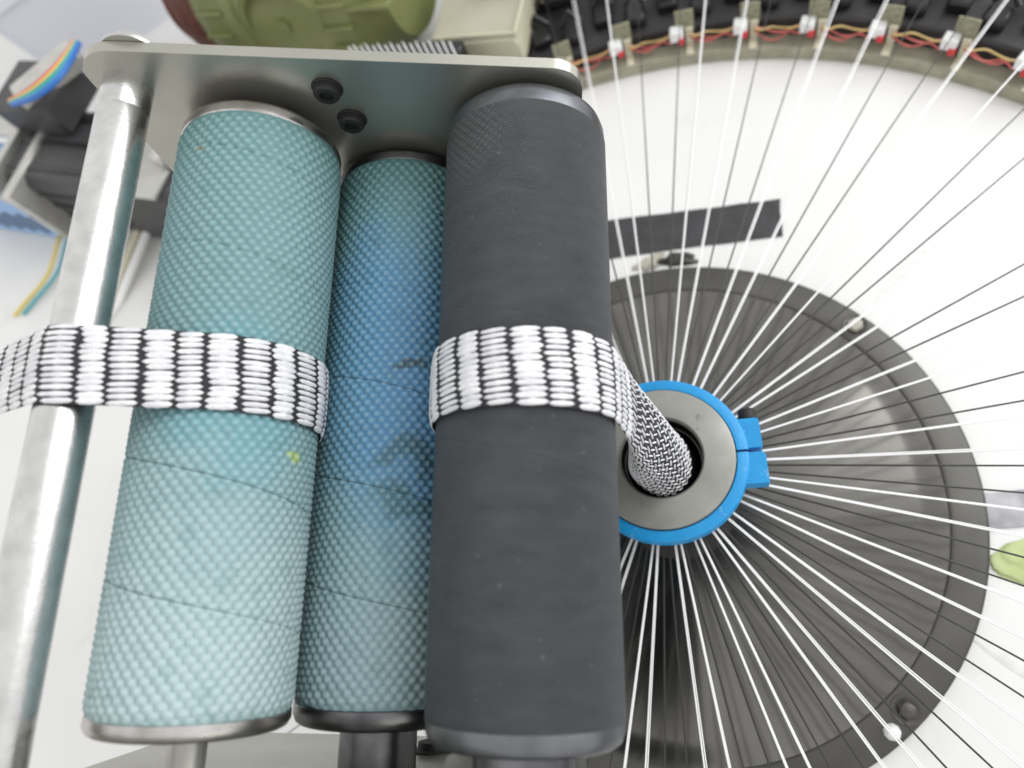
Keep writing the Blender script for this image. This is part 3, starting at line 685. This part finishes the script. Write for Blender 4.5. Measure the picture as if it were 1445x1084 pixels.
# green geared motor
p0, p1 = Vector((-2.14, 3.00, .42)), Vector((-1.02, 2.69, .42)); ax = (p1 - p0).normalized(); Lg = (p1 - p0).length
gm = thing('geared_motor', 'olive green cast motor housing with a brown coil end at the top', 'motor', (-1.8, 2.75, TZ))
mb = MB(); mb.lathe(p0, ax, [(.30, .0), (.36, .03), (.40, .10), (.42, .2), (.42, .28), (.445, .30), (.445, .35), (.42, .37), (.42, Lg - .16), (.34, Lg - .06), (.30, Lg), (.05, Lg)], 64); mb.build('housing', M['green'], gm)
sidev = ax.cross(Vector((0, 0, 1))).normalized()      # points to the viewer side
for k in range(7):
    a = radians(18 + 22 * k); dirv = sidev * cos(a) + Vector((0, 0, 1)) * sin(a); tv = ax.cross(dirv)
    mb = MB(); mb.box(p0 + ax * (Lg - .06) + dirv * .37, (.13, .05, .012), (ax, dirv, tv), .004); mb.build('cooling_rib', M['green'], gm)
for k in range(6):
    a = radians(-8 + 15 * k); dirv = sidev * cos(a) + Vector((0, 0, 1)) * sin(a); tv = ax.cross(dirv)
    mb = MB(); mb.box(p0 + ax * .20 + dirv * .425, (.085, .022, .010), (ax, dirv, tv), .004); mb.build('cooling_rib', M['green'], gm)
    mb = MB(); mb.box(p0 + ax * .93 + dirv * .425, (.085, .022, .010), (ax, dirv, tv), .004); mb.build('cooling_rib', M['green'], gm)
mb = MB(); mb.lathe(p0 + ax * .62 + sidev * .31 + Vector((0, 0, .08)), sidev, [(.26, -.1), (.26, .09), (.235, .11), (.20, .11), (.19, .06), (.04, .05), (.035, .12), (.0003, .12)], 48); mb.build('gear_cover', M['green'], gm)
mb = MB(); mb.lathe(p0, -ax, [(.36, -.05), (.37, .02), (.35, .12), (.29, .16), (.29, .22), (.18, .30), (.0005, .31)], 40); mb.build('coil_end', M['copper'], gm)
mb = MB()
for sx in (.25, .9): mb.box(Vector((0, 0, 0)) + p0 + ax * sx - Vector((0, 0, .43)), (.09, .30, .035), (ax, sidev, Vector((0, 0, 1))), .01)
for sx in (.25, .9): mb.box(p0 + ax * sx - Vector((0, 0, .30)), (.05, .2, .12), (ax, sidev, Vector((0, 0, 1))), .01)
mb.build('foot', M['green'], gm)
# pin comb in front of the motor
q0, q1 = Vector((-1.265, 2.19, .42)), Vector((-.725, 2.045, .42)); ax2 = (q1 - q0).normalized(); up = Vector((0, 0, 1)); sd2 = ax2.cross(up)
pc = thing('pin_comb', 'black comb strip with a row of thin pale pins behind the end plate', 'comb', (q0 + q1) / 2 - up * (.42 - TZ))
mb = MB(); mb.box((q0 + q1) / 2 - up * .21, ((q1 - q0).length / 2, .04, .235), (ax2, sd2, up), .008); mb.build('comb_bar', M['black_plastic'], pc)
npin = 17
for k in range(npin):
    p = q0.lerp(q1, (k + .5) / npin); mb = MB(); mb.tube([p + sd2 * .042 - up * .16, p + sd2 * .044 + up * .085, p + sd2 * .046 + up * (.10 + .012 * (k % 2))], [.0055, .0055, .002], 6); mb.build('pin', M['white_plastic'], pc)

# ================================================================== left: stepper motor, ribbon cable, blue unit, tub, wires
mx = Vector((.945, -.326, 0)).normalized(); my = Vector((-mx.y, mx.x, 0)); mz = Vector((0, 0, 1)); mc = Vector((-3.0, 2.08, TZ))
sm_ = thing('stepper_motor', 'dark square motor with silver end plates behind the polished rod', 'motor', mc)
mb = MB(); mb.box(mc + mx * .31 + mz * .26, (.67, .25, .24), (mx, my, mz), .04); mb.build('motor_body', M['motor_dark'], sm_)
mb = MB()
for k in range(3): mb.box(mc + mz * (.18 + .1 * k) - my * .252, (.33, .006, .016), (mx, my, mz), .003)
for k in range(3): mb.box(mc + mz * .502 - my * (.16 - .16 * k), (.33, .016, .006), (mx, my, mz), .003)
mb.build('lamination_band', M['black_plastic'], sm_)
for sg in (-1, 1):
    mb = MB(); pl = rounded([(-.33, -.25), (.33, -.25), (.33, .27), (-.33, .27)], .09, 6)
    ex = .36 if sg < 0 else .98
    mb.prism(pl, lambda x, y, h, sg=sg: mc + mz * .262 + my * x + mz * y + mx * (sg * h), ex, ex + .05); pe = mb.build('end_bell', M['alu'], sm_)
    for yy in (-.26, .26):
        mb = MB(); mb.lathe(mc + mz * .45 + my * yy + mx * (sg * (ex + .05)), mx * sg, [(.035, 0), (.035, .03), (.02, .036), (.0003, .036)], 16); mb.build('screw', M['steel'], pe)
mb = MB(); mb.box(mc + mx * .66 + mz * .515, (.20, .27, .012), (mx, my, mz), .005); mb.box(mc + mx * .84 + mz * .56 + my * .05, (.03, .16, .05), (mx, my, mz), .01); mb.build('top_bracket', M['alu'], sm_)
mb = MB(); mb.box(mc + mz * .60 - mx * .17 + my * .22, (.22, .17, .10), (mx, my, mz), .02); mb.build('terminal_box', M['motor_dark'], sm_)
# rainbow ribbon cable arched over the terminal box
rc = thing('ribbon_cable', 'rainbow ribbon cable arching over the dark motor at top left', 'cable', mc + mz * .6)
k0, kc, k1 = Vector((-3.07, 2.15, .72)), Vector((-2.62, 1.98, .84)), Vector((-2.70, 2.42, .74))
for j, key in enumerate(('w_red', 'w_yellow', 'w_green', 'w_teal', 'w_blue')):
    pp = []
    for i in range(15):
        f = i / 14; p = k0 * (1 - f) ** 2 + kc * (2 * f * (1 - f)) + k1 * f ** 2
        pp.append(p + Vector((.7, -.7, .1)) * (.030 * (j - 2)) * (.40 + .60 * sin(pi * f)))
    mb = MB(); mb.tube(pp, .0145, 8); mb.build('wire', M[key], rc)
mb = MB(); mb.box((k0 + k1) / 2 + Vector((-.05, .05, -.06)), (.20, .08, .05), (Vector((.8, .6, 0)), Vector((-.6, .8, 0)), mz), .015); mb.build('plug', M['alu'], rc)
# pale blue unit with slots
bx = Vector((.95, -.32, 0)).normalized(); by = Vector((-bx.y, bx.x, 0)); bc_ = Vector((-3.68, 2.17, TZ))
bu = thing('power_unit', 'pale blue plastic unit with dark slots at the left edge', 'electronics', bc_)
mb = MB(); mb.box(bc_ + mz * .20, (.42, .20, .20), (bx, by, mz), .03); mb.build('case', M['paleblue'], bu)
for k in range(6):
    mb = MB(); a_ = .34 - .12 * k; mb.box(bc_ + mz * .17 + bx * a_ - by * .2005, (.024, .004, .095), ((bx + mz * .35).normalized(), by, (mz - bx * .35).normalized()), .001); mb.build('slot', M['slot'], bu)
ab = thing('mounting_bracket', 'silver angled bracket between the pale blue unit and the dark motor', 'bracket', bc_ + bx * .4)
mb = MB(); mb.box(bc_ + bx * .475 + mz * .26, (.03, .24, .26), (bx, by, mz), .01); mb.box(bc_ + bx * .10 + mz * .46 + by * .30, (.40, .12, .018), (bx, by, mz), .008); mb.build('angle_plate', M['alu'], ab)
for k in (-.1, .1):
    mb = MB(); mb.lathe(bc_ + bx * .3 + mz * .478 + by * (.30 + .5 * k), mz, [(.05, 0), (.05, .03), (.03, .04), (.0003, .04)], 18); mb.build('screw', M['steel'], ab)
# white tub behind
tbv = Vector((-3.55, 3.75, TZ)); tx = Vector((.86, .5, 0)).normalized(); ty = Vector((-tx.y, tx.x, 0))
tu = thing('plastic_tub', 'pale lilac white plastic tub standing in the top left corner', 'tub', tbv)
mb = MB(); pl = rounded([(-.55, -.45), (.55, -.45), (.55, .45), (-.55, .45)], .1, 6); n = len(pl); rows = [(.86, 0.), (1., .62), (1.06, .62), (1.06, .68), (.97, .68), (.85, .04)]
mb.add([tbv + tx * (x * k) + ty * (y * k) + mz * h for k, h in rows for x, y in pl], [(j * n + i, j * n + (i + 1) % n, (j + 1) * n + (i + 1) % n, (j + 1) * n + i) for j in range(len(rows) - 1) for i in range(n)] + [tuple(range(n)), tuple((len(rows) - 1) * n + i for i in range(n))])
mb.build('tub_wall', M['tub'], tu)
# loose wires on the table
lw = thing('loose_wires', 'loose yellow and teal wire ends lying on the white table at left', 'wire', (-3.5, 1.5, TZ))
for key, dx in (('w_yellow', 0.), ('w_teal', .07), ):
    P0 = [(-3.42 + dx, 2.0, .03), (-3.40 + dx, 1.8, .05), (-3.48 + dx, 1.62, .0), (-3.62 + dx, 1.48, -.02), (-3.70 + dx, 1.40, -.03)]; pp = []
    for i in range(len(P0) - 1):
        for f in (0, .25, .5, .75):
            g = [Vector(P0[max(0, min(len(P0) - 1, i + q))]) for q in (-1, 0, 1, 2)]
            pp.append(.5 * (2 * g[1] + (g[2] - g[0]) * f + (2 * g[0] - 5 * g[1] + 4 * g[2] - g[3]) * f * f + (3 * g[1] - g[0] - 3 * g[2] + g[3]) * f ** 3))
    pp.append(Vector(P0[-1])); mb = MB(); mb.tube(pp, .010, 8); w = mb.build('wire', M[key], lw)
    mb = MB(); mb.tube([pp[-1], pp[-1] + (pp[-1] - pp[-2]).normalized() * .05], .02, 8); mb.build('wire_end', M['slot'], w)
cb = thing('cable_bundle', 'cream cables trailing from under the dark motor behind the rod', 'cable', (-2.85, 1.75, TZ))
for k in range(4):
    pp = [Vector((-2.72 - .07 * k, 1.85, .05)), Vector((-2.80 - .07 * k, 1.6, .03)), Vector((-2.93 - .06 * k, 1.35, TZ + .02)), Vector((-3.08 - .05 * k, 1.1 - .03 * k, TZ + .02))]
    mb = MB(); mb.tube(pp, .022, 8); mb.build('wire', M['cream' if k % 2 else 'white_plastic'], cb)

# ================================================================== right edge: crumpled film and lime cloth
def lump(name, c, rad, m, seed, amp):
    rg = random.Random(seed); n, k = 40, 20; vs = []; ph = [(rg.uniform(2, 7), rg.uniform(0, 6), rg.uniform(1, 5), rg.uniform(0, 6)) for _ in range(6)]
    for j in range(k + 1):
        v = j / k * pi / 2
        for i in range(n):
            u = 2 * pi * i / n; x, y, z = cos(u) * cos(v), sin(u) * cos(v), sin(v)
            q = 1 + amp * sum(abs(sin(a * x + b + c_ * y * 1.3 + d * z)) - .5 for a, b, c_, d in ph) / 2
            vs.append((c[0] + rad[0] * x * q, c[1] + rad[1] * y * q, c[2] + rad[2] * z * q if j else c[2]))
    mb = MB(); mb.add(vs, [(j * n + i, j * n + (i + 1) % n, (j + 1) * n + (i + 1) % n, (j + 1) * n + i) for j in range(k) for i in range(n)])
    return mb.build(name, m, origin=c, angle=85)
o = sheet('tape_strip', [(.96, -.165), (1.75, -.13), (1.75, .0), (.97, -.045)], M['foil'], TZ + .001, .007, wob=.006)
tag(o, 'strip of wrinkled grey tape on the table at the right edge', 'tape'); ROOTS.append(o)
o = lump('cloth', (1.19, -.275, TZ), (.21, .085, .022), M['lime'], 8, .10); tag(o, 'lime green folded cloth at the right edge beside the disc', 'cloth'); ROOTS.append(o)

for o in bpy.data.objects:
    if '_o' in o: del o['_o']
